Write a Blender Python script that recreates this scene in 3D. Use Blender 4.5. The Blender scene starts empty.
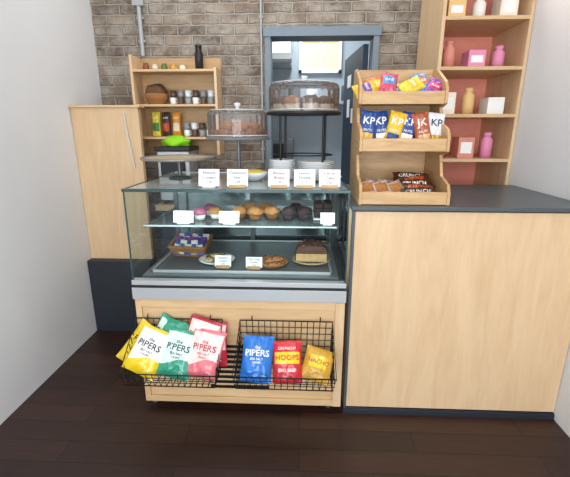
import bpy, math, random
from mathutils import Vector, Matrix, Euler, noise
random.seed(7)
S=bpy.context.scene
try: S.view_settings.view_transform='Standard'
except Exception: pass

def lin(h):
    h=h.lstrip('#'); o=[]
    for i in (0,2,4):
        v=int(h[i:i+2],16)/255
        o.append(v/12.92 if v<=.04045 else ((v+.055)/1.055)**2.4)
    return (o[0],o[1],o[2],1)
MC={}
def mat(name,col,rough=.5,metal=0,var=0,vs=20,bump=0,emit=0,coat=0,alpha=1,aniso=(1,1,1)):
    if name in MC: return MC[name]
    m=bpy.data.materials.new(name); m.use_nodes=True; nt=m.node_tree; N=nt.nodes; L=nt.links
    p=N['Principled BSDF']; c=lin(col)
    p.inputs['Base Color'].default_value=c; p.inputs['Roughness'].default_value=rough; p.inputs['Metallic'].default_value=metal
    if coat: p.inputs['Coat Weight'].default_value=coat
    if emit: p.inputs['Emission Color'].default_value=c; p.inputs['Emission Strength'].default_value=emit
    tc=N.new('ShaderNodeTexCoord'); mp=N.new('ShaderNodeMapping'); mp.inputs['Scale'].default_value=aniso
    L.new(tc.outputs['Object'],mp.inputs[0])
    nz=N.new('ShaderNodeTexNoise'); nz.inputs['Scale'].default_value=vs; nz.inputs['Detail'].default_value=5; L.new(mp.outputs[0],nz.inputs[0])
    if var:
        mx=N.new('ShaderNodeMix'); mx.data_type='RGBA'; L.new(nz.outputs[0],mx.inputs[0])
        a=[max(0,x*(1-var)) for x in c[:3]]; b=[min(1,x*(1+var)) for x in c[:3]]
        mx.inputs[6].default_value=(*a,1); mx.inputs[7].default_value=(*b,1); L.new(mx.outputs[2],p.inputs['Base Color'])
    if bump:
        bp=N.new('ShaderNodeBump'); bp.inputs['Strength'].default_value=bump; bp.inputs['Distance'].default_value=.01
        L.new(nz.outputs[0],bp.inputs['Height']); L.new(bp.outputs[0],p.inputs['Normal'])
    MC[name]=m; return m
def glassmat(name,tint,rough=.0,haze=0,hazecol='#ffffff'):
    m=bpy.data.materials.new(name); m.use_nodes=True; nt=m.node_tree; N=nt.nodes; L=nt.links; N.clear()
    out=N.new('ShaderNodeOutputMaterial'); t=N.new('ShaderNodeBsdfTransparent'); t.inputs[0].default_value=lin(tint)
    g=N.new('ShaderNodeBsdfGlossy'); g.inputs['Roughness'].default_value=rough
    mx=N.new('ShaderNodeMixShader'); fr=N.new('ShaderNodeFresnel'); fr.inputs[0].default_value=1.45
    L.new(fr.outputs[0],mx.inputs[0]); L.new(t.outputs[0],mx.inputs[1]); L.new(g.outputs[0],mx.inputs[2]); last=mx
    if haze:
        d=N.new('ShaderNodeBsdfDiffuse'); d.inputs[0].default_value=lin(hazecol); m2=N.new('ShaderNodeMixShader'); m2.inputs[0].default_value=haze
        L.new(mx.outputs[0],m2.inputs[1]); L.new(d.outputs[0],m2.inputs[2]); last=m2
    L.new(last.outputs[0],out.inputs[0]); return m

def woodmat(name,c1,c2,horizontal=True,rough=.45,scale=1):
    m=bpy.data.materials.new(name); m.use_nodes=True; nt=m.node_tree; N=nt.nodes; L=nt.links; p=N['Principled BSDF']
    tc=N.new('ShaderNodeTexCoord'); mp=N.new('ShaderNodeMapping')
    mp.inputs['Scale'].default_value=(1.0*scale,5*scale,7*scale) if horizontal else (7*scale,5*scale,.9*scale)
    L.new(tc.outputs['Object'],mp.inputs[0])
    n1=N.new('ShaderNodeTexNoise'); n1.inputs['Scale'].default_value=1.6; n1.inputs['Detail'].default_value=4; n1.inputs['Distortion'].default_value=1.6
    n2=N.new('ShaderNodeTexNoise'); n2.inputs['Scale'].default_value=12; n2.inputs['Detail'].default_value=3
    L.new(mp.outputs[0],n1.inputs[0]); L.new(mp.outputs[0],n2.inputs[0])
    r=N.new('ShaderNodeValToRGB'); r.color_ramp.elements[0].color=lin(c1); r.color_ramp.elements[1].color=lin(c2)
    r.color_ramp.elements[0].position=.32; r.color_ramp.elements[1].position=.62
    ad=N.new('ShaderNodeMath'); ad.operation='MULTIPLY_ADD'; ad.inputs[1].default_value=.25; L.new(n2.outputs[0],ad.inputs[0])
    ml=N.new('ShaderNodeMath'); ml.operation='MULTIPLY'; ml.inputs[1].default_value=.75; L.new(n1.outputs[0],ml.inputs[0]); L.new(ml.outputs[0],ad.inputs[2])
    L.new(ad.outputs[0],r.inputs[0]); L.new(r.outputs[0],p.inputs['Base Color']); p.inputs['Roughness'].default_value=rough
    return m
def brickmat():
    m=bpy.data.materials.new('old_brick'); m.use_nodes=True; nt=m.node_tree; N=nt.nodes; L=nt.links; p=N['Principled BSDF']
    sp=N.new('ShaderNodeSeparateXYZ'); cb=N.new('ShaderNodeCombineXYZ')
    geo=N.new('ShaderNodeNewGeometry')
    L.new(geo.outputs['Position'],sp.inputs[0]); ax=N.new('ShaderNodeMath'); L.new(sp.outputs[0],ax.inputs[0]); L.new(sp.outputs[1],ax.inputs[1])
    L.new(ax.outputs[0],cb.inputs[0]); L.new(sp.outputs[2],cb.inputs[1])
    nd=N.new('ShaderNodeTexNoise'); nd.inputs['Scale'].default_value=18; nd.inputs['Detail'].default_value=5; L.new(cb.outputs[0],nd.inputs[0])
    vm=N.new('ShaderNodeVectorMath'); vm.operation='MULTIPLY_ADD'; vm.inputs[1].default_value=(.024,.022,0)
    L.new(nd.outputs['Color'],vm.inputs[0]); L.new(cb.outputs[0],vm.inputs[2])
    b=N.new('ShaderNodeTexBrick'); b.inputs['Scale'].default_value=1; b.inputs['Brick Width'].default_value=.205; b.inputs['Row Height'].default_value=.068
    b.inputs['Mortar Size'].default_value=.009; b.inputs['Mortar Smooth'].default_value=.5
    b.inputs['Color1'].default_value=lin('#8a7867'); b.inputs['Color2'].default_value=lin('#5d4e43'); b.inputs['Mortar'].default_value=lin('#948b7e')
    L.new(vm.outputs[0],b.inputs[0])
    n=N.new('ShaderNodeTexNoise'); n.inputs['Scale'].default_value=5; n.inputs['Detail'].default_value=9; n.inputs['Roughness'].default_value=.75; L.new(cb.outputs[0],n.inputs[0])
    r=N.new('ShaderNodeValToRGB'); r.color_ramp.elements[0].position=.42; r.color_ramp.elements[1].position=.60
    L.new(n.outputs[0],r.inputs[0])
    mx=N.new('ShaderNodeMix'); mx.data_type='RGBA'; L.new(b.outputs[0],mx.inputs[6]); mx.inputs[7].default_value=lin('#aea69a')
    sc=N.new('ShaderNodeMath'); sc.operation='MULTIPLY'; sc.inputs[1].default_value=.75; L.new(r.outputs[0],sc.inputs[0]); L.new(sc.outputs[0],mx.inputs[0])
    L.new(mx.outputs[2],p.inputs['Base Color']); p.inputs['Roughness'].default_value=.9
    bp=N.new('ShaderNodeBump'); bp.inputs['Strength'].default_value=1; bp.inputs['Distance'].default_value=.02
    ad=N.new('ShaderNodeMath'); ad.operation='SUBTRACT'; L.new(n.outputs[0],ad.inputs[0]); L.new(b.outputs['Fac'],ad.inputs[1])
    L.new(ad.outputs[0],bp.inputs['Height']); L.new(bp.outputs[0],p.inputs['Normal']); return m
def floormat():
    m=bpy.data.materials.new('dark_floorboards'); m.use_nodes=True; nt=m.node_tree; N=nt.nodes; L=nt.links; p=N['Principled BSDF']
    geo=N.new('ShaderNodeNewGeometry')
    b=N.new('ShaderNodeTexBrick'); b.inputs['Scale'].default_value=1; b.inputs['Brick Width'].default_value=1.1; b.inputs['Row Height'].default_value=.125
    b.inputs['Mortar Size'].default_value=.003; b.inputs['Color1'].default_value=lin('#3c241c'); b.inputs['Color2'].default_value=lin('#291713'); b.inputs['Mortar'].default_value=lin('#100908')
    L.new(geo.outputs['Position'],b.inputs[0])
    mp=N.new('ShaderNodeMapping'); mp.inputs['Scale'].default_value=(2,30,1); L.new(geo.outputs['Position'],mp.inputs[0])
    n=N.new('ShaderNodeTexNoise'); n.inputs['Scale'].default_value=3; n.inputs['Detail'].default_value=6; L.new(mp.outputs[0],n.inputs[0])
    mx=N.new('ShaderNodeMix'); mx.data_type='RGBA'; mx.blend_type='OVERLAY'; mx.inputs[0].default_value=.6; L.new(b.outputs[0],mx.inputs[6]); L.new(n.outputs[0],mx.inputs[7])
    L.new(mx.outputs[2],p.inputs['Base Color']); p.inputs['Roughness'].default_value=.42; return m

PLY=woodmat('birch_ply','#d0ad84','#dcbd96',False)
PLYH=woodmat('birch_ply_h','#c9a477','#d9b88b',True)
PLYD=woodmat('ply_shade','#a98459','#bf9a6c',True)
PINE=woodmat('stand_pine','#b48a5a','#cda877',True,scale=2)
BRICK=brickmat(); FLOOR=floormat()
STEEL=mat('brushed_steel','#c3c7c9',.38,.55,.08,40,aniso=(1,20,20))
DSTEEL=mat('dark_steel','#6a6f72',.4,.5,.1)
BLACK=mat('black_wire','#141414',.4,.3)
BLK=mat('black_plastic','#1b1c1e',.45,var=.2)
TEAL=mat('glass_edge_teal','#2c4a4b',.2,var=.1)
NAVY=mat('navy_paint','#26384a',.5,var=.1)
SLATE=mat('dark_skirting','#22272f',.5,var=.1)
FRAME=mat('door_frame_grey','#6f7c86',.5,var=.08)
WHITE=mat('white_card','#f2f2f0',.6,var=.02)
INK=mat('ink','#3a3f66',.7,var=.05)
CERAM=mat('white_ceramic','#e9eaea',.25,var=.03,coat=.3)
GLASS=glassmat('case_glass','#eef6f5')
ACRYL=glassmat('acrylic_dome','#fafbfb',haze=.05)
PLASTER=mat('plaster_white','#dcdcdc',.85,var=.03,vs=6,bump=.06)

class B:
    def __init__(s): s.v=[];s.f=[];s.m=[];s.sm=[];s.mats=[]
    def mi(s,m):
        if m not in s.mats: s.mats.append(m)
        return s.mats.index(m)
    def add(s,vs,fs,m,smooth=False,M=None):
        o=len(s.v)
        for v in vs:
            v=Vector(v); s.v.append(M@v if M else v)
        isf=callable(m)
        for i,f in enumerate(fs):
            s.f.append([o+k for k in f]); s.m.append(s.mi(m(i) if isf else m)); s.sm.append(smooth)
    def box(s,x0,x1,y0,y1,z0,z1,m,M=None):
        v=[(x,y,z) for x in (x0,x1) for y in (y0,y1) for z in (z0,z1)]
        s.add(v,[(0,1,3,2),(4,6,7,5),(0,4,5,1),(2,3,7,6),(0,2,6,4),(1,5,7,3)],m,False,M)
    def cyl(s,p0,p1,r,m,n=16,r2=None,M=None,smooth=True):
        p0=Vector(p0);p1=Vector(p1);r2=r if r2 is None else r2
        d=(p1-p0).normalized(); a=d.orthogonal().normalized(); b=d.cross(a)
        vs=[]
        for p,rr in ((p0,r),(p1,r2)):
            for i in range(n):
                t=2*math.pi*i/n; vs.append(p+(a*math.cos(t)+b*math.sin(t))*rr)
        s.add(vs,[(i,(i+1)%n,n+(i+1)%n,n+i) for i in range(n)],m,smooth,M)
        s.add(vs,[tuple(range(n-1,-1,-1)),tuple(range(n,2*n))],m,False,M)
    def lathe(s,prof,c,m,n=32,M=None,ripple=0,rn=0,sx=1,sy=1):
        vs=[];fs=[]
        for (r,z) in prof:
            for i in range(n):
                t=2*math.pi*i/n; rr=r*(1+ripple*(math.cos(rn*t)))
                vs.append((c[0]+rr*math.cos(t)*sx,c[1]+rr*math.sin(t)*sy,c[2]+z))
        for k in range(len(prof)-1):
            for i in range(n):
                j=(i+1)%n; fs.append((k*n+i,k*n+j,(k+1)*n+j,(k+1)*n+i))
        s.add(vs,fs,m,True,M)
    def tube(s,pts,r,m,n=6,closed=False):
        pts=[Vector(p) for p in pts]; vs=[];fs=[];K=len(pts)
        for k,p in enumerate(pts):
            if closed: d=pts[(k+1)%K]-pts[k-1]
            else: d=pts[min(k+1,K-1)]-pts[max(k-1,0)]
            d.normalize(); ref=Vector((0,0,1)) if abs(d.z)<.9 else Vector((1,0,0)); a=d.cross(ref).normalized(); b=d.cross(a)
            for i in range(n):
                t=2*math.pi*i/n; vs.append(p+(a*math.cos(t)+b*math.sin(t))*r)
        for k in range(K if closed else K-1):
            for i in range(n):
                j=(i+1)%n; k2=(k+1)%K; fs.append((k*n+i,k*n+j,k2*n+j,k2*n+i))
        s.add(vs,fs,m,True)
    def blob(s,c,r,m,amp=.1,fr=3,n=14,seed=0,M=None,flat=None):
        vs=[];fs=[];h=n//2
        for j in range(h+1):
            ph=math.pi*j/h
            for i in range(n):
                t=2*math.pi*i/n; d=Vector((math.sin(ph)*math.cos(t),math.sin(ph)*math.sin(t),math.cos(ph)))
                k=1+amp*noise.noise(d*fr+Vector((seed*7.3,seed,0)))
                z=d.z*k
                if flat is not None: z=max(z,flat)
                vs.append((c[0]+d.x*k*r[0],c[1]+d.y*k*r[1],c[2]+z*r[2]))
        for j in range(h):
            for i in range(n): fs.append((j*n+i,(j+1)*n+i,(j+1)*n+(i+1)%n,j*n+(i+1)%n))
        s.add(vs,fs,m,True,M)
    def prism(s,poly,axis,a0,a1,m,M=None):
        n=len(poly)
        def P(a,q): return {'x':(a,q[0],q[1]),'y':(q[0],a,q[1]),'z':(q[0],q[1],a)}[axis]
        vs=[P(a0,q) for q in poly]+[P(a1,q) for q in poly]
        s.add(vs,[tuple(range(n)),tuple(range(2*n-1,n-1,-1))]+[(i,(i+1)%n,n+(i+1)%n,n+i) for i in range(n)],m,False,M)
    def text(s,body,size,m,M,fn=None,align='CENTER',sx=1):
        vs,fs=textmesh(body,size,align)
        o=[]
        for v in vs:
            x,y=v[0]*sx,v[1]; o.append((x,y,fn(x,y) if fn else 0))
        s.add(o,fs,m,False,M)
    def done(s,name,bevel=0,parent=None):
        me=bpy.data.meshes.new(name)
        lo=Vector([min(v[i] for v in s.v) for i in range(3)]);hi=Vector([max(v[i] for v in s.v) for i in range(3)])
        c=(lo+hi)/2; c.z=lo.z
        me.from_pydata([v-c for v in s.v],[],s.f)
        for m in s.mats: me.materials.append(m)
        me.polygons.foreach_set('material_index',s.m); me.polygons.foreach_set('use_smooth',s.sm); me.update()
        o=bpy.data.objects.new(name,me); o.location=c; bpy.context.collection.objects.link(o)
        if bevel:
            b=o.modifiers.new('bevel','BEVEL'); b.width=bevel; b.segments=2; b.limit_method='ANGLE'; b.angle_limit=math.radians(50)
        if parent: o.parent=parent
        return o
TM={}
def textmesh(body,size,align='CENTER'):
    k=(body,size,align)
    if k in TM: return TM[k]
    cu=bpy.data.curves.new('t','FONT'); cu.body=body; cu.size=size; cu.align_x=align; cu.align_y='CENTER'; cu.resolution_u=2; cu.space_line=.9
    cu.offset=size*.012
    ob=bpy.data.objects.new('t',cu); bpy.context.collection.objects.link(ob)
    dg=bpy.context.evaluated_depsgraph_get(); me=ob.evaluated_get(dg).to_mesh()
    vs=[tuple(v.co) for v in me.vertices]; fs=[tuple(p.vertices) for p in me.polygons]
    ob.evaluated_get(dg).to_mesh_clear(); bpy.data.objects.remove(ob); bpy.data.curves.remove(cu)
    TM[k]=(vs,fs); return TM[k]
def empty(name):
    e=bpy.data.objects.new(name,None); bpy.context.collection.objects.link(e); e.empty_display_size=.05; return e
def pose(loc,lean=0,roll=0,yaw=0):
    return Matrix.Translation(loc)@Matrix.Rotation(math.radians(yaw),4,'Z')@Matrix.Rotation(math.radians(90-lean),4,'X')@Matrix.Rotation(math.radians(roll),4,'Z')

def packet(name,w,h,t,base,loc,lean=30,roll=0,yaw=0,regions=(),texts=(),seed=0,wrk=1.0,into=None,MM=None):
    b=into or B(); M=pose(loc,lean,roll,yaw); nu,nv=(30,84) if not into else (14,18)
    if MM: M=MM@M
    def zf(x,y,side=1):
        u=x/(w/2); v=y/(h/2)
        e=max(0,1-abs(v)**4)*max(0,1-abs(u)**3.2)**.8
        wr=.16*noise.noise(Vector((u*2.2+seed,v*2.5,seed*1.7+side)))+.07*noise.noise(Vector((u*6+seed,v*4,seed+side)))+.22*abs(v)**3*math.sin(u*11+seed)*.5
        return side*t/2*e*(1+wr*2*wrk)+.004*noise.noise(Vector((u*3,v*4,seed)))*abs(v)
    for side in (1,-1):
        vs=[];fs=[];reg=[]
        for j in range(nv+1):
            for i in range(nu+1):
                u=i/nu*2-1; v=j/nv*2-1
                x=u*w/2*(1-.06*(1-v*v)); y=v*h/2*(1-.012*math.cos(u*3+seed))
                vs.append((x,y,zf(u*w/2,v*h/2,side)+side*.0004))
        for j in range(nv):
            for i in range(nu):
                a=j*(nu+1)+i; q=(a,a+1,a+nu+2,a+nu+1); fs.append(q if side>0 else q[::-1])
                uu=(i+.5)/nu*2-1; vv=(j+.5)/nv*2-1; mm=base
                if side>0:
                    for rg in regions:
                        if callable(rg[0]):
                            if rg[0](uu,vv): mm=rg[1]
                        else:
                            (u0,u1,v0,v1,m)=rg
                            if u0<=uu<=u1 and v0<=vv<=v1: mm=m
                reg.append(mm)
        b.add(vs,fs,lambda i:reg[i],True,M)
    for (body,size,tx,ty,m) in texts:
        T=M@Matrix.Translation((tx*w/2,ty*h/2,0))
        b.text(body,size,m,T,lambda x,y:zf(x+tx*w/2,y+ty*h/2,1)+.0022)
    return b if into else b.done(name)

# ------------------------------------------------ room shell (a narrow shop unit)
WL,WR=-1.52,1.32
b=B(); b.box(WL,WR,-4.2,3.2,-.06,0,FLOOR); b.done('floor')
b=B(); b.box(WL,WR,-4.2,3.2,2.95,3.0,PLASTER); b.done('ceiling')
b=B(); b.box(WL,-.276,1.3,1.42,0,2.95,BRICK); b.box(.53,WR,1.3,1.42,0,2.95,BRICK); b.box(-.276,.53,1.3,1.42,2.142,2.95,BRICK); b.done('wall_back')
b=B(); b.box(WL-.08,WL,-4.2,3.2,0,2.95,PLASTER); b.done('wall_left')
b=B(); b.box(WR,WR+.08,-4.2,3.2,0,2.95,PLASTER); b.done('wall_right')
KW=mat('kitchen_wall','#a9b4bc',.7,var=.06)
b=B(); b.box(WL,WR,3.1,3.18,0,2.95,KW); b.done('wall_kitchen')
b=B()
b.box(WL,WR,-4.2,-4.1,0,.45,PLASTER); b.box(WL,WR,-4.2,-4.1,2.7,2.95,PLASTER)
for x in (WL,-.15,WR-.1): b.box(x,x+.1,-4.2,-4.1,.45,2.7,PLASTER)
b.done('wall_front')
b=B()
for x0,x1 in ((WL+.1,-.15),(-.05,WR-.1)):
    for a,c2 in ((x0,x0+.05),(x1-.05,x1)): b.box(a,c2,-4.17,-4.12,.45,2.7,NAVY)
    b.box(x0,x1,-4.17,-4.12,.45,.5,NAVY); b.box(x0,x1,-4.17,-4.12,2.65,2.7,NAVY); b.box(x0,x1,-4.17,-4.12,2.1,2.14,NAVY)
b.done('window_1')
b=B(); b.box(-.276,-.235,1.27,1.44,0,2.08,FRAME); b.box(.49,.53,1.27,1.44,0,2.08,FRAME); b.box(-.285,.539,1.262,1.448,2.08,2.14,FRAME); b.done('trim_1')
b=B(); M=Matrix.Translation((.485,1.45,0))@Matrix.Rotation(math.radians(95),4,'Z')
b.box(0,.72,0,.04,.01,2.06,NAVY,M)
for (u,z,w,h) in ((.15,1.75,.12,.16),(.4,1.8,.15,.1),(.2,1.5,.15,.12),(.42,1.55,.11,.15)): b.box(u,u+w,.04,.043,z,z+h,WHITE,M)
b.cyl((.66,.04,1.0),(.66,.09,1.0),.01,STEEL,10,M=M); b.cyl((.66,.09,1.0),(.56,.09,1.0),.009,STEEL,10,M=M)
b.done('door_1',.003)
LIT=mat('window_daylight','#ddd2a4',.5,emit=.42,var=.02)
b=B(); b.box(-.02,.40,3.07,3.09,2.10,2.40,LIT); b.box(-.05,.43,3.05,3.1,2.40,2.43,WHITE); b.box(-.05,.43,3.05,3.1,2.07,2.10,WHITE); b.box(-.05,-.02,3.05,3.1,2.07,2.43,WHITE); b.box(.40,.43,3.05,3.1,2.07,2.43,WHITE); b.box(.19,.20,3.05,3.07,2.10,2.40,WHITE); b.done('window_2')
b=B(); b.box(-.7,.9,2.5,3.09,.86,.9,STEEL); b.box(-.7,.9,2.55,3.09,.1,.86,DSTEEL)
for x in (-.65,.1,.85): b.box(x-.03,x+.03,2.55,2.6,0,.1,DSTEEL)
b.done('kitchen_worktop',.003)
b=B(); b.box(-.7,.8,2.8,3.09,1.72,1.75,STEEL)
for x in (-.6,.0,.7): b.prism([(3.09,1.72),(2.85,1.72),(3.09,1.55)],'x',x,x+.015,STEEL)
b.done('kitchen_wall_shelf')
b=B(); b.prism([(2.55,2.12),(2.55,2.2),(2.8,2.45),(3.09,2.45),(3.09,2.12)],'x',-.75,-.13,STEEL); b.box(-.6,-.3,2.85,3.09,2.45,2.95,STEEL); b.box(-.76,-.12,2.54,2.56,2.10,2.14,DSTEEL); b.done('extractor_hood',.003)
b=B()
for i in range(6):
    x=-.5+i*.2; b.lathe([(0,0),(.06,0),(.07,.02),(.07,.12+.02*(i%3)),(.065,.13+.02*(i%3)),(0,.13+.02*(i%3))],(x,2.95,1.75),[CERAM,STEEL,DSTEEL][i%3],20)
b.done('kitchen_pots')
b=B(); b.box(-.55,-.1,2.55,3.0,.9,1.35,DSTEEL); b.box(-.52,-.2,2.54,2.55,.95,1.3,BLK); b.cyl((-.15,2.54,1.1),(-.15,2.52,1.1),.02,STEEL); b.done('microwave_oven',.005)

b=B(); G=mat('conduit_grey','#a3a5a6',.4,.2,var=.1)
b.tube([(-1.16,1.27,2.95),(-1.16,1.27,2.1),(-1.16,1.27,1.96)],.016,G,10); b.box(-1.2,-1.12,1.25,1.3,2.28,2.36,G)
for z in (2.05,2.2,2.6): b.box(-1.185,-1.135,1.27,1.3,z,z+.015,G)
b.done('electrical_conduit',.002)
b=B(); b.tube([(-.30,1.27,2.95),(-.30,1.27,2.2),(-.30,1.27,1.2)],.008,G,8)
for z in (2.7,2.2,1.7,1.3): b.box(-.315,-.285,1.27,1.3,z,z+.012,G)
b.done('wall_cable')

# ------------------------------------------------ wall shelf unit
b=B(); x0,x1=-1.205,-.60
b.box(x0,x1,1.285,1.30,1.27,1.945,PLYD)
b.box(x0,x0+.018,1.12,1.285,1.27,1.945,PLY); b.box(x1-.018,x1,1.12,1.285,1.27,1.86,PLY)
for z in (1.835,1.605,1.38): b.box(x0+.018,x1-.018,1.12,1.285,z,z+.016,PLYH)
b.done('wall_shelf_unit',.001)
b=B(); b.lathe([(0,0),(.028,0),(.029,.1),(.022,.125),(.022,.15),(.024,.152),(.022,.165),(0,.17)],(-.735,1.2,1.851),BLK,20); b.done('thermos_flask')
b=B()
for i,(c,h) in enumerate([('#7a4a2a',.05),('#d8d2c0',.04),('#5a6f3a',.045),('#c99a3a',.04),('#e8e0d0',.035)]):
    m=mat('jar%d'%i,c,.4,var=.1); x=-1.12+i*.066; b.lathe([(0,0),(.02,0),(.022,h*.7),(.015,h*.85),(.017,h*.87),(.017,h),(0,h)],(x,1.2,1.851),m,14)
b.done('spice_jars')
WICK=mat('wicker','#9c6a3c',.8,var=.5,vs=90,bump=.8)
b=B()
b.lathe([(.05,0),(.075,.03),(.085,.07),(.08,.075),(.07,.03),(.0,.01)],(-1.06,1.2,1.621),WICK,24)
b.blob((-1.06,1.2,1.70),(.078,.07,.065),mat('bread_loaf','#5f4028',.8,var=.4,vs=30,bump=.4),.3,3,seed=3)
b.done('bread_basket')
MG=[CERAM,mat('mug_brown','#5a4334',.4,var=.1),mat('mug_grey','#8d9296',.4,var=.1)]
def mug(b,x,y,z,m,r=.022):
    b.lathe([(0,0),(r*.8,0),(r,.008),(r*1.05,.048),(r*.9,.048),(r*.85,.012),(0,.01)],(x,y,z),m,14)
    b.tube([(x+r,y,z+.04),(x+r+.011,y-.004,z+.035),(x+r+.011,y-.004,z+.018),(x+r,y,z+.012)],.003,m,5)
b=B()
for r in range(2):
    for i in range(6): mug(b,-.94+i*.055,1.2+.01*r,1.621+r*.05,MG[(i+r)%3])
b.done('stacked_mugs')
def cb(name,x,c1,c2):
    m1=mat(name+'a',c1,.4,var=.1); m2=mat(name+'b',c2,.4,var=.1)
    packet('coffee_bag',.062,.17,.035,m1,(x,1.19,1.485),5,0,0,[(-.8,.8,-.6,.1,m2)],[('CAFE',.016,0,.5,WHITE)],seed=x*10)
cb('k1',-1.075,'#d8c93a','#3f7d3a'); cb('k2',-1.0,'#3b2a22','#b8402c'); cb('k3',-.925,'#d98a2e','#ded0b0')
b=B()
for r in range(2):
    for i in range(4): mug(b,-.85+i*.056,1.19,1.397+r*.05,MG[(i+r*2)%3])
b.done('stacked_mugs')

# ------------------------------------------------ left side partition / back counter
b=B(); b.box(WL+.002,-1.07,.86,.90,.55,1.585,PLY); b.box(WL+.002,-1.05,.84,.92,1.585,1.60,PLYH); b.box(WL+.002,-1.07,.80,.92,0,.55,SLATE)
b.tube([(-1.16,.85,1.55),(-1.145,.84,1.4),(-1.12,.845,1.2)],.005,STEEL,6)
b.done('plywood_partition',.002)
b=B(); b.box(-1.05,-.3,1.0,1.28,0,.88,NAVY); b.box(-1.06,-.29,.98,1.29,.88,.92,PLYH); b.done('back_counter',.002)
b=B(); b.box(-1.03,-.80,1.02,1.26,.95,1.30,STEEL); b.box(-1.04,-.79,1.0,1.27,1.30,1.33,BLK)
for x in (-1.0,-.83):
    for y in (1.05,1.23): b.cyl((x,y,.92),(x,y,.95),.015,BLK,10)
b.box(-1.0,-.83,.99,1.02,1.1,1.25,BLK)
for x in (-.95,-.86): b.cyl((x,1.02,1.1),(x,1.02,1.05),.03,STEEL,16); b.cyl((x,1.02,1.07),(x,.95,1.06),.01,BLK,8)
b.done('espresso_machine',.006)
b=B(); GR=mat('lime_green_cloth','#8ed01e',.8,var=.15,vs=15); b.blob((-.92,1.13,1.352),(.10,.09,.05),GR,.5,2.4,20,seed=5,flat=-.4); b.done('green_cloth')

# ------------------------------------------------ pastry display case
X0,X1=-.826,.216
case=empty('pastry_display_case'); P=case
b=B()
b.box(X0,X1,.012,.74,.04,.635,PLYH)
b.box(X0,X0+.03,0,.012,.04,.635,PLYH); b.box(X1-.045,X1,-.004,.012,.04,.635,PLY); b.box(X0+.03,X1-.045,0,.012,.595,.635,PLYH); b.box(X0+.03,X1-.045,0,.012,.04,.075,PLYH)
for x in (X0+.03,X1-.06):
    for y in (.05,.68): b.cyl((x,y,0),(x,y,.04),.014,DSTEEL,12)
b.done('base',.0015,P)
b=B()
for i in range(9):
    z=.13+i*.03; b.box(-.47,-.16,.004,.0125,z,z+.013,BLACK)
b.done('vent_slots',0,P)
b=B()
b.box(X0-.004,X1+.004,-.012,.75,.64,.70,STEEL); b.box(X0,X1,-.006,.74,.70,.715,BLK); b.box(X0-.002,X1+.002,-.01,.03,.715,.738,STEEL)
b.box(X0+.03,X1-.03,.05,.70,.715,.744,DSTEEL)
b.box(X0+.07,X1-.07,.10,.66,.744,.750,DSTEEL)
for (a,c2,d,e) in ((X0+.06,X0+.07,.09,.67),(X1-.07,X1-.06,.09,.67),(X0+.06,X1-.06,.09,.10),(X0+.06,X1-.06,.66,.67)): b.box(a,c2,d,e,.744,.757,STEEL)
b.done('deck',.001,P)
b=B(); MIR=mat('rear_sliding_door','#8a9597',.12,.85)
b.box(X0+.02,-.31,.72,.728,.74,1.14,MIR); b.box(-.33,X1-.02,.73,.738,.74,1.14,MIR)
b.box(-.335,-.305,.716,.722,.74,1.14,DSTEEL)
b.done('rear_doors',0,P)
b=B()
for x in (X0,X1-.018): b.box(x,x+.018,.70,.74,.70,1.165,DSTEEL)
b.box(X0,X1,.70,.74,1.14,1.165,STEEL)
b.box(X0-.004,X1+.004,-.004,.012,1.172,1.186,TEAL)
b.box(X0-.004,X0+.010,.012,.75,1.172,1.186,TEAL); b.box(X1-.010,X1+.004,.012,.75,1.172,1.186,TEAL); b.box(X0+.01,X1-.01,.735,.75,1.17,1.186,STEEL)
for x in (X0,X1-.006): b.box(x,x+.006,-.002,.006,.738,1.172,TEAL)
for x in (X0+.05,X1-.05):
    b.cyl((x,.61,.75),(x,.61,1.165),.007,DSTEEL,8)
b.done('frame',.001,P)
b=B(); TOP=mat('glass_worktop','#a3adae',.2,.0,.06,3,coat=.6)
b.box(X0+.01,X1-.01,.012,.735,1.172,1.184,TOP); b.done('top',0,P)
b=B()
b.add([(X0+.006,0,.738),(X1-.006,0,.738),(X1-.006,0,1.172),(X0+.006,0,1.172)],[(0,1,2,3)],GLASS)
for x in (X0+.002,X1-.002): b.add([(x,.006,.715),(x,.70,.715),(x,.70,1.172),(x,.006,1.172)],[(0,1,2,3)],GLASS)
b.done('glass_panes',0,P)
b=B(); sx0,sx1=X0+.045,X1-.045
b.add([(sx0,.09,.992),(sx1,.09,.992),(sx1,.62,.992),(sx0,.62,.992)],[(0,1,2,3)],glassmat('shelf_glass','#dfeeee',haze=.12,hazecol='#a9b8b8'))
b.box(sx0,sx1,.086,.090,.987,.994,mat('shelf_edge','#c5d8d6',.2,var=.05))
for x in (sx0,sx1-.012): b.box(x,x+.012,.09,.62,.98,.987,DSTEEL)
b.done('middle_shelf',0,P)

def label(x,y,z,w=.10,h=.078,lines=('Almond','Croissant','3.20'),wood=False,lean=14,col=INK):
    b=B()
    if wood: b.box(x-w*.4,x+w*.4,y-.012,y+.02,z,z+.014,PINE)
    else: b.box(x-w*.3,x+w*.3,y-.008,y+.018,z,z+.008,WHITE)
    M=pose((x,y,z+.006),lean)
    b.box(-w/2,w/2,0,h,-.0012,.0012,WHITE,M)
    n=len(lines)
    for i,t in enumerate(lines):
        sz=h*.24 if i<n-1 else h*.19
        sx=min(1,(w*.8)/(len(t)*sz*.52))
        b.text(t,sz,col,M@Matrix.Translation((0,h*(.78-.27*i),.002)),sx=sx)
    return b.done('price_label')
TOPZ=1.186
L1=[('Almond','Croissant','3.20'),('Cinnamon','Swirl','3.40'),('Banana','Bread','2.90'),('Lemon','Drizzle','3.10'),('Carrot','Cake','3.60')]
RED=mat('ink_red','#8a3040',.7,var=.05)
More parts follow.
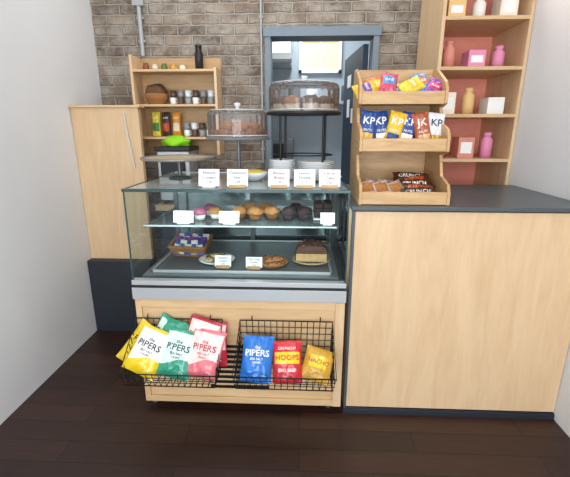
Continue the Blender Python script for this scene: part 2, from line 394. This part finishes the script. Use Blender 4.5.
for i,x in enumerate((-.437,-.302,-.108,.012,.128)): label(x,.06,TOPZ,.098,.08,L1[i],wood=(i!=0),col=[INK,INK,RED,INK,RED][i])
for x,t in ((-.59,('Raspberry','Muffin','2.80')),(-.36,('Honey','Muffin','2.80'))): label(x,.12,.995,.10,.058,t)
label(.128,.12,.995,.07,.055,('Brownie','2.90'))
label(-.405,.14,.757,.085,.058,('Pistachio','Cookie','2.40'),wood=True); label(-.242,.13,.757,.085,.055,('Choc Chip','Cookie','2.20'),wood=True)

CUP=mat('muffin_case','#7a5636',.8,var=.2)
def muffin(name,x,y,z,top,amp=.3,r=.036,case=None,seed=0,studs=None):
    b=B(); b.lathe([(0,0),(r*.68,0),(r*.9,r*.95),(r*.8,r*.95)],(x,y,z),case or CUP,28,ripple=.04,rn=14)
    b.blob((x,y,z+r*1.05),(r*1.12,r*1.12,r*.75),top,amp,3,18,seed=seed,flat=-.25)
    if studs:
        for k in range(7):
            a=k*2.4; q=r*.75*math.sqrt((k+.5)/7); b.blob((x+q*math.cos(a),y+q*math.sin(a),z+r*1.62-q*.35),(r*.2,r*.2,r*.17),studs,.2,3,8,seed=k)
    b.done(name)
GOLD=mat('muffin_gold','#ad7c45',.8,var=.45,vs=50,bump=.4); DARKM=mat('muffin_choc','#3a2a2c',.8,var=.4,vs=50,bump=.4); PINK=mat('raspberry_icing','#a5607c',.6,var=.35,vs=30)
BERRY=mat('berry','#2a2440',.4,var=.2); RASP=mat('raspberry','#8e1f3c',.5,var=.2)
SZ=.995
for i,(x,y) in enumerate(((-.53,.22),(-.455,.25),(-.50,.33))): muffin('raspberry_cupcake',x,y,SZ,[PINK,GOLD,PINK][i],.25,.034,WHITE,i,RASP)
for i,(x,y) in enumerate(((-.325,.24),(-.24,.22),(-.155,.24),(-.19,.335),(-.28,.335))): muffin('muffin',x,y,SZ,GOLD,.35,.038,None,i+4,BERRY if i==1 else None)
for i,(x,y) in enumerate(((-.068,.24),(.015,.25),(-.03,.34))): muffin('blueberry_muffin',x,y,SZ,DARKM,.35,.037,mat('dark_case','#3a3538',.7,var=.2),i+9,BERRY)
b=B(); b.box(.06,.165,.22,.42,SZ,SZ+.008,CERAM)
BR=mat('brownie','#2c1a14',.75,var=.4,vs=60,bump=.5)
for r in range(3):
    for k in range(2): b.box(.065+k*.048,.108+k*.048,.24,.29,SZ+.009+r*.026,SZ+.033+r*.026,BR); b.box(.065+k*.048,.108+k*.048,.31,.36,SZ+.009+r*.026,SZ+.033+r*.026,BR)
b.done('brownie_tray',.004)

DZ=.7505
def plate(b,x,y,z,r,m=CERAM): b.lathe([(0,0),(r*.55,0),(r*.62,.004),(r*.98,.014),(r,.016),(r*.97,.018),(r*.6,.008),(0,.007)],(x,y,z),m,40)
b=B(); plate(b,-.462,.26,DZ,.098)
CK=mat('cookie','#a8713c',.85,var=.35,vs=60,bump=.4); CHIP=mat('choc_chip','#33211a',.6,var=.2); PALE=mat('pale_biscuit','#c9b184',.8,var=.2,vs=40,bump=.3)
def cookie(b,x,y,z,r,m,rot=0,chips=True):
    b.blob((x,y,z+.008),(r,r,.010),m,.12,3,18,seed=x*30+y*9)
    if chips:
        for k in range(7):
            a=k*2.4+rot; q=r*.8*math.sqrt((k+.4)/7); b.blob((x+q*math.cos(a),y+q*math.sin(a),z+.016),(.005,.005,.003),CHIP,.1,2,8)
for k in range(5):
    a=k*1.257; cookie(b,-.462+.045*math.cos(a),.26+.045*math.sin(a),DZ+.009,.032,PALE if k%2 else CK,k)
cookie(b,-.462,.26,DZ+.026,.034,PALE)
b.done('biscuit_plate')
b=B(); b.lathe([(0,0),(.07,0),(.088,.02),(.086,.024),(.066,.006),(0,.005)],(-.155,.22,DZ),WICK,30)
for k in range(5):
    a=k*1.257+.4; cookie(b,-.155+.04*math.cos(a),.22+.04*math.sin(a),DZ+.006,.034,CK,k)
for k in range(3):
    a=k*2.1; cookie(b,-.155+.022*math.cos(a),.22+.022*math.sin(a),DZ+.024,.034,CK,k)
b.done('cookie_basket')
# chocolate cake with a cut face
b=B(); cx,cy=.055,.28; plate(b,cx,cy,DZ,.105,mat('cake_board','#b7a583',.6,var=.1))
CHOC=mat('choc_icing','#5a3420',.38,var=.4,vs=25,bump=.5,coat=.2); SPG=mat('sponge','#c9a673',.9,var=.3,vs=50,bump=.3)
R=.086;z0=DZ+.016;z1=z0+.085; n=30; ang=[math.pi*(-.12)+ (math.pi*1.24)*i/n for i in range(n+1)]
rim=[(cx+R*math.cos(a),cy-.02+R*math.sin(a)) for a in ang]
vs=[];fs=[]; PR=((z0,1),(z0+.02,1.03),(z1-.03,1.03),(z1-.012,.96),(z1,.80))
for k,(zz,q) in enumerate(PR):
    for j,(x,y) in enumerate(rim): vs.append((cx+(x-cx)*q,cy-.02+(y-cy+.02)*(q),zz+.003*math.sin(j*2.1)*(k==3)))
m=n+1
for k in range(len(PR)-1):
    for j in range(n): fs.append((k*m+j,k*m+j+1,(k+1)*m+j+1,(k+1)*m+j))
b.add(vs,fs,CHOC,True); b.add([vs[(len(PR)-1)*m+j] for j in range(m)],[tuple(range(m))],CHOC)
xa,ya=rim[0]
def cw(t): return (xa-cx)*(1.03 if t<.65 else (1.03-.23*((t-.65)/.35)**1.3))
H=z1-z0
for k,(c0,c1,mm) in enumerate(((0,.25,SPG),(.25,.50,SPG),(.50,.66,CHOC),(.66,.82,CHOC),(.82,1.0,CHOC))):
    yy0=ya-.001; b.add([(cx+cw(c0),yy0,z0+H*c0),(cx-cw(c0),yy0,z0+H*c0),(cx-cw(c1),yy0,z0+H*c1),(cx+cw(c1),yy0,z0+H*c1)],[(0,1,2,3)],mm)
for j in range(22):
    a=j*2.4; q=.068*math.sqrt(j/22); yy=cy+q*math.sin(a)
    b.blob((cx+q*math.cos(a),max(yy,cy-.04),z1+.001),(.014,.014,.009),CHOC,.5,3,8,seed=j)
b.done('chocolate_cake')
# wicker basket of wrapped bars
b=B(); M=Matrix.Translation((-.635,.40,DZ+.01))@Matrix.Rotation(math.radians(-6),4,'Z')@Matrix.Rotation(math.radians(14),4,'X')
w,d,h=.105,.075,.06
def ring(s,z): return [(-w*s,-d*s,z),(w*s,-d*s,z),(w*s,d*s,z),(-w*s,d*s,z)]
for k in range(6):
    s0=.82+.18*k/5; z=.008+h*k/5
    pts=[M@Vector(p) for p in ring(s0,z)]
    pp=[]
    for i in range(4):
        for t in range(8): pp.append(pts[i].lerp(pts[(i+1)%4],t/8)+Vector((0,0,.0015*(-1)**t)))
    b.tube(pp,.0065 if k<5 else .009,WICK,6,True)
b.box(-w*.82,w*.82,-d*.82,d*.82,.002,.01,WICK,M)
SNK=[mat('wrap_blue','#2c4f9a',.35,var=.2),mat('wrap_plum','#7a3f8a',.35,var=.2),mat('wrap_cream','#e2dbc8',.4,var=.1),mat('wrap_purple','#5a3a86',.35,var=.2)]
for i in range(5):
    for j in range(3):
        packet('x',.040,.082,.018,SNK[(i*2+j)%4],(-.072+i*.036,-.046+j*.042,.052+.005*((i+j)%2)),38+6*((i+j)%3),(i*37+j*23)%30-15,0,[(-.7,.7,-.4,.4,SNK[(i*2+j+2)%4])],[],i*3+j,into=b,MM=M)
b.done('wicker_snack_basket')

# ------------------------------------------------ stands on top
def stand(name,x,y,z,r,legs=0,top=STEEL,rim=BLK):
    b=B()
    b.lathe([(0,-.008),(r*.97,-.008),(r,-.004),(r,.006),(r*.97,.008),(r*.95,.001),(0,.001)],(x,y,z),rim,48)
    b.lathe([(0,.0015),(r*.95,.0015)],(x,y,z),top,48)
    if legs:
        for k in range(legs):
            a=math.radians(40)+k*2*math.pi/legs; px,py=x+r*.80*math.cos(a),y+r*.62*math.sin(a)
            b.cyl((px,py,TOPZ),(px,py,z-.006),.006,BLACK,8)
            b.cyl((px,py,TOPZ),(px,py,TOPZ+.004),.014,BLACK,12)
        b.tube([(x+r*.8*math.cos(t*math.pi/12),y+r*.62*math.sin(t*math.pi/12),TOPZ+.13) for t in range(24)],.004,BLACK,6,True)
    else:
        b.cyl((x,y,TOPZ+.006),(x,y,z-.006),.010,DSTEEL,12); b.lathe([(0,.012),(.02,.012),(r*.3,.005),(r*.31,0),(0,0)],(x,y,TOPZ),DSTEEL,30)
    return b.done(name)
stand('cake_stand',-.69,.44,1.295,.205,top=mat('tray_wood','#b9a78c',.4,var=.1),rim=mat('tray_rim','#8a857c',.4,.3,var=.1))
stand('cake_stand',-.352,.44,1.402,.175,top=CERAM,rim=mat('grey_slate','#6a6f72',.5,var=.1))
stand('cake_stand',.005,.44,1.53,.198,legs=4,top=CERAM)
def dome(name,x,y,z,r,h):
    b=B(); b.lathe([(r,0),(r,h*.82),(r*.97,h*.93),(r*.85,h),(0,h*1.02)],(x,y,z),ACRYL,96,ripple=.012,rn=24)
    b.lathe([(r*1.012,0),(r*1.012,.006),(r,.006)],(x,y,z),ACRYL,48)
    KN=mat('acrylic_knob','#d8dcde',.15,var=.02)
    b.lathe([(.012,h*1.02),(.008,h*1.02+.012),(.018,h*1.02+.022),(.018,h*1.02+.032),(0,h*1.02+.036)],(x,y,z),KN,20)
    b.tube([(x+r*.9*math.cos(t*math.pi/24),y+r*.9*math.sin(t*math.pi/24),z+h*.985) for t in range(48)],.002,KN,5,True)
    b.tube([(x+r*1.01*math.cos(t*math.pi/24),y+r*1.01*math.sin(t*math.pi/24),z+.008) for t in range(48)],.002,KN,5,True)
    b.done(name)
dome('cake_dome',-.352,.44,1.4105,.160,.138)
dome('cake_dome',.005,.44,1.5385,.185,.143)
CR=mat('croissant','#96603a',.7,var=.45,vs=40,bump=.4)
b=B()
for k in range(8):
    a=k*.7; q=.10; x=-.352+q*math.cos(k*math.pi/4); y=.44+q*math.sin(k*math.pi/4)
    M=Matrix.Translation((x,y,1.404+.026))@Matrix.Rotation(a,4,'Z')
    for j in range(-2,3): b.blob((j*.017,.006*j*j,0),(.014,.022-.004*abs(j),.024-.005*abs(j)),CR,.15,3,10,seed=k+j,M=M)
for (x,y,s) in ((-.33,.38,2),(-.40,.42,8),(-.28,.45,4)): b.blob((x,y,1.462),(.045,.035,.026),CR,.4,3,14,seed=s)
b.done('croissants')
b=B()
RV=mat('choc_slice','#5a3a2a',.75,var=.5,vs=35,bump=.4)
for k in range(8):
    a=k*2*math.pi/8+.3; x=.005+.125*math.cos(a); y=.44+.125*math.sin(a)
    muf=.042; b.lathe([(0,0),(muf*.8,0),(muf,.045),(muf*.9,.045)],(x,y,1.5325),mat('bun_case','#c8b49a',.8,var=.1),24,ripple=.04,rn=12)
    b.blob((x,y,1.5325+.05),(muf*1.1,muf*1.1,.034),[RV,CR,RV,RV][k%4],.35,3,14,seed=k+20,flat=-.3)
b.blob((.005,.44,1.575),(.06,.06,.04),RV,.3,3,14,seed=3)
b.done('iced_buns')
def stack(x,y,r,n,name='plate_stack'):
    b=B()
    for k in range(n): b.lathe([(0,.0),(r*.6,0),(r,.012),(r,.0145),(r*.6,.004),(0,.003)],(x,y,TOPZ+.001+k*.0085),CERAM,36)
    b.done(name)
stack(-.108,.36,.070,12); stack(.072,.36,.098,11)
b=B(); b.lathe([(0,0),(.035,0),(.06,.025),(.072,.045),(.068,.046),(.055,.026),(0,.01)],(-.255,.33,TOPZ),CERAM,32); b.blob((-.255,.33,TOPZ+.035),(.058,.058,.024),mat('lemon_slices','#e3c94a',.6,var=.3,vs=40),.3,3,16); b.done('serving_bowl')

# ------------------------------------------------ wire baskets
def wire_basket(x0,x1):
    b=B(); yb,yf=-.008,-.215; zb,zf,zt=.295,.362,.535; r=.0021; fx=.008
    b.tube([(x0,yb,zt),(x1,yb,zt),(x1+fx,yf-.01,zf),(x0-fx,yf-.01,zf)],.0036,BLACK,6,True)
    b.tube([(x0+.01,yb,zb),(x1-.01,yb,zb),(x1-.004,yf,zb),(x0+.004,yf,zb)],.0030,BLACK,6,True)
    n=15
    for i in range(n+1):
        t=i/n; xb=x0+.01+(x1-x0-.02)*t; xr=x0+(x1-x0)*t; xf=x0-fx+(x1-x0+2*fx)*t
        b.tube([(xr,yb,zt),(xb,yb,zb),(xb,yf,zb),(xf,yf-.01,zf)],r,BLACK,5)
    for i in range(1,7):
        z=zb+(zt-zb)*i/7; b.cyl((x0+.004,yb,z),(x1-.004,yb,z),r,BLACK,5)
    for i in range(1,5):
        y=yf+(yb-yf)*i/5; b.cyl((x0+.006,y,zb),(x1-.006,y,zb),r,BLACK,5)
    for z in (.318,.340): b.cyl((x0-.003,yf-.006,z),(x1+.003,yf-.006,z),r,BLACK,5)
    for i in range(1,8):
        t=i/8; y=yb+(yf-yb)*t; z=zt+(zf-zt)*t
        for x,xx in ((x0,x0+.008),(x1,x1-.008)): b.tube([(x,y,z),(xx,y,zb)],r,BLACK,5)
    for x in (x0,x1):
        b.tube([(x,yb,.42),(x,yf-.005,.335)],r,BLACK,5); b.tube([(x,yb,.47),(x,yf-.005,.35)],r,BLACK,5)
    for x in (x0+.06,x1-.06): b.tube([(x,yb,zt),(x,-.012,zt+.02),(x,-.001,zt+.02)],.003,BLACK,6)
    b.done('wire_basket')
wire_basket(-.825,-.388); wire_basket(-.300,.158)
def fl(n,c,v=.12): return mat(n,c,.32,var=v,vs=12,coat=.35)
YEL=fl('crisp_yellow','#e8c51e'); GRN=fl('crisp_green','#2f9477'); PNK=fl('crisp_pink','#dd6f78'); REDB=fl('crisp_red','#b3263a'); BLU=fl('crisp_blue','#1f6fc4'); LTP=fl('crisp_palepink','#f2d0ca',.05)
WHF=fl('foil_white','#f2efe6',.03); NVI=mat('ink_navy','#1d2b46',.6,var=.05); HRD=fl('snack_red','#c9202c'); GLD=fl('snack_gold','#c9982e',.3)
LG=fl('crisp_lightgreen','#cfe6da',.05)
hill=lambda u,v: v<.86 and v>-.38+.35*math.sin(u*2.2+.5)*.5 and abs(u)<.9
def crisp(loc,base,patch,ink,roll,seed,lean=32,yaw=0,w=.168,h=.224):
    return packet('crisp_packet',w,h,.058,base,loc,lean,roll,yaw,[(hill,patch)],[('PIPERS',.041,0,.22,ink),('the',.022,0,.47,ink),('SEA SALT',.015,0,-.03,ink),('CRISPS',.014,0,-.18,ink),('150g',.012,.5,-.72,WHF)],seed)
crisp((-.724,-.135,.430),YEL,WHF,NVI,-25,1,34,6)
crisp((-.628,-.070,.435),GRN,GRN,WHF,-18,2,26)
crisp((-.582,-.132,.418),GRN,LG,NVI,-12,3,34)
crisp((-.490,-.070,.450),REDB,LTP,REDB,-16,4,26)
crisp((-.454,-.132,.420),PNK,LTP,REDB,-8,5,34,-4)
crisp((-.780,-.070,.410),YEL,YEL,NVI,-34,6,22)
crisp((-.672,-.045,.445),GRN,LG,NVI,-28,12,20,0,.15,.21)
crisp((-.432,-.055,.425),REDB,LTP,REDB,4,14,24,-4,.15,.21)
crisp((-.204,-.125,.395),BLU,BLU,WHF,-3,8,36,0,.152,.215)
packet('snack_packet',.142,.195,.05,HRD,(-.060,-.13,.385),36,2,0,[(-.84,.84,-.1,.45,YEL)],[('HOOPS',.034,0,.18,HRD),('BBQ BEEF',.02,0,-.4,WHF),('CRUNCHY',.018,0,.62,WHF)],9)
packet('snack_packet',.145,.155,.045,GLD,(.085,-.125,.370),40,-16,0,[(-.6,.6,-.2,.5,YEL)],[('NACHO',.028,0,.15,REDB)],10)

# ------------------------------------------------ right counter
DK=mat('counter_top_slate','#4a5257',.35,var=.15)
b=B(); b.box(.232,WR-.003,.02,.72,.035,1.092,PLY); b.box(.232,.246,.0,.03,.035,1.092,DK); b.box(.246,WR-.003,.004,.02,.04,1.088,PLY)
b.box(.226,WR-.003,-.012,.74,1.096,1.114,DK); b.box(.24,WR-.003,.01,.72,1.088,1.096,SLATE); b.box(.230,WR-.003,.0,.70,0,.035,SLATE); b.box(.246,WR-.003,-.006,.004,.0,.03,SLATE)
b.done('service_counter',.0015)
b=B(); sx0,sx1=.262,.672; CT=1.1145
side=[(.03,CT),(.03,1.165),(.05,1.205),(.15,1.235),(.19,1.33),(.105,1.35),(.105,1.415),(.13,1.45),(.225,1.48),(.26,1.55),(.195,1.565),(.195,1.63),(.22,1.665),(.33,1.72),(.42,1.74),(.42,CT)]
for x in (sx0,sx1-.014): b.prism(side,'x',x,x+.014,PINE)
for y,z in ((.03,CT+.006),(.105,1.355),(.195,1.567)):
    b.box(sx0+.014,sx1-.014,y,y+.012,z-.004,z+.054,PINE)
    b.box(sx0+.014,sx1-.014,y+.012,.41,z,z+.010,PINE)
b.box(sx0+.014,sx1-.014,.405,.415,CT,1.74,PINE)
b.done('tiered_display_stand',.002)
TC=['#e0b52a','#d9712c','#c83a5e','#6a3aa0','#e6d23a','#4a8fc8','#8a3fb0']
for i in range(7):
    x=.30+i*.054; m=fl('bar%d'%i,TC[i]); m2=fl('barb%d'%i,TC[(i+3)%7])
    packet('snack_bar',.08,.115,.035,m,(x,.26+.03*(i%2),1.635+.014*(i%3)),34,[-70,20,-12,75,-60,12,-30][i],0,[(-.7,.7,-.3,.4,m2)],[('BAR',.022,0,.05,WHF)],i+30)
NC=[('#20458c','#e0b030'),('#1d3f86','#ece6d8'),('#e2b62c','#1d3f86'),('#1d3f86','#e8e2cc'),('#a8502a','#d8b070'),('#dfe0e2','#d8a326')]
for i in range(6):
    a,c=NC[i]; m=fl('nut%d'%i,a); m2=fl('nutb%d'%i,c)
    packet('peanut_packet',.080,.158,.03,m,(.310+i*.0645,.200+.012*(i%2),1.458-.002*i),14,[-8,6,-16,-12,10,-6][i],0,[(-.75,.75,-.75,-.35,m2)],[('KP' if i!=4 else 'JK',.048,0,.35,WHF if i!=5 else NVI),('NUTS',.016,0,-.2,WHF)],i+50)
CLR=fl('clear_wrap','#c9b6b0',.3)
for i in range(5):
    packet('wrapped_biscuit',.085,.09,.035,CLR,(.310+i*.034,.12+.06*(i%2),1.175),45,[10,-20,15,-8,24][i],0,[(-.7,.7,-.6,.6,[CK,PNK,CK,mat('mauve','#9a6a78',.5,var=.1),CK][i])],[],i+70)
CHB=fl('choc_bar_brown','#4a2618'); ORG=fl('bar_orange','#d8622a')
for i in range(5):
    packet('chocolate_bar',.17,.066,.03,CHB,(.540+.012*(i%2),.085+.038*i,1.160+.014*i),46,[4,-6,3,8,-3][i],0,[(-.6,.6,-.5,.5,ORG if i%2 else CHB)],[('CRUNCH',.028,0,0,WHF if i%2==0 else CHB)],i+80)

# ------------------------------------------------ right back shelving
b=B(); PI=mat('coral_interior','#f29a84',.6,var=.06)
ux0,ux1=.80,WR-.003
b.box(ux0,ux0+.02,.80,1.28,0,2.6,PLY); b.box(ux1-.02,ux1,.80,1.28,0,2.6,PLY); b.box(ux0,ux1,.80,1.28,2.6,2.62,PLYH)
b.box(ux0+.02,ux1-.02,1.26,1.28,0,2.6,PI)
for z in (.1,.5,.9,1.25,1.52,1.79,2.06,2.33): b.box(ux0+.02,ux1-.02,.80,1.26,z,z+.02,PLYH)
b.done('open_shelving_unit',.001)
b=B()
for zi,z in enumerate((1.27,1.54,1.81,2.08)):
    for k in range(3):
        x=.90+k*.15; c=['#e890b4','#efe3d0','#d98a78','#e8bf80','#e890b4','#f2f0ea'][(k*2+zi)%6]; m=mat('prod'+c,c,.5,var=.08)
        h=.10+.03*((k+zi)%3)
        if (k+zi)%2: b.box(x-.05,x+.05,.86,.98,z,z+h,m); b.box(x-.035,x+.035,.859,.861,z+.03,z+h-.03,WHITE)
        else: b.lathe([(0,0),(.035,0),(.037,h*.7),(.02,h*.85),(.026,h*.87),(.026,h),(0,h)],(x,.92,z),m,16)
b.done('shelf_groceries')

def area(name,loc,rot,sx,sy,p,c):
    l=bpy.data.lights.new(name,'AREA'); l.shape='RECTANGLE'; l.size=sx; l.size_y=sy; l.energy=p; l.color=c
    o=bpy.data.objects.new(name,l); o.location=loc; o.rotation_euler=rot; bpy.context.collection.objects.link(o)
area('daylight_window_1',(-.78,-4.0,1.6),(math.radians(90),0,0),1.2,2.1,62,(.91,.96,1))
area('daylight_window_2',(.58,-4.0,1.6),(math.radians(90),0,0),1.2,2.1,62,(.91,.96,1))
area('overhead_fill',(0,-.9,2.9),(0,0,0),1.6,1.0,12,(1,.98,.95))  # added fill from above; no known ceiling fitting behind it
area('case_top_fill',(-.3,.7,2.9),(0,0,0),1.6,.3,15,(.97,.98,1))  # extra fill, added to brighten the plates and stands on the case
area('kitchen_fill',(0,2.3,2.9),(0,0,0),.6,.6,34,(.88,.95,1))  # added fill that lifts the dark kitchen, not a known lamp
area('shelving_glow',(1.06,.95,2.57),(0,0,0),.4,.2,8,(1,.8,.7))
area('case_interior_fill',(-.3,.06,1.16),(math.radians(-15),0,0),.9,.02,3.0,(.97,.98,1))  # fill light added to brighten the case interior; no known strip lamp
w=bpy.data.worlds.new('world'); S.world=w; w.use_nodes=True; w.node_tree.nodes['Background'].inputs[0].default_value=(.8,.88,1,1); w.node_tree.nodes['Background'].inputs[1].default_value=1.2

cam=bpy.data.cameras.new('camera'); o=bpy.data.objects.new('camera',cam); bpy.context.collection.objects.link(o)
o.location=(0,-1.75,1.45); o.rotation_euler=(math.radians(90-15.7),0,math.radians(2.5)); cam.lens=389/570*36; cam.clip_start=.05
S.camera=o
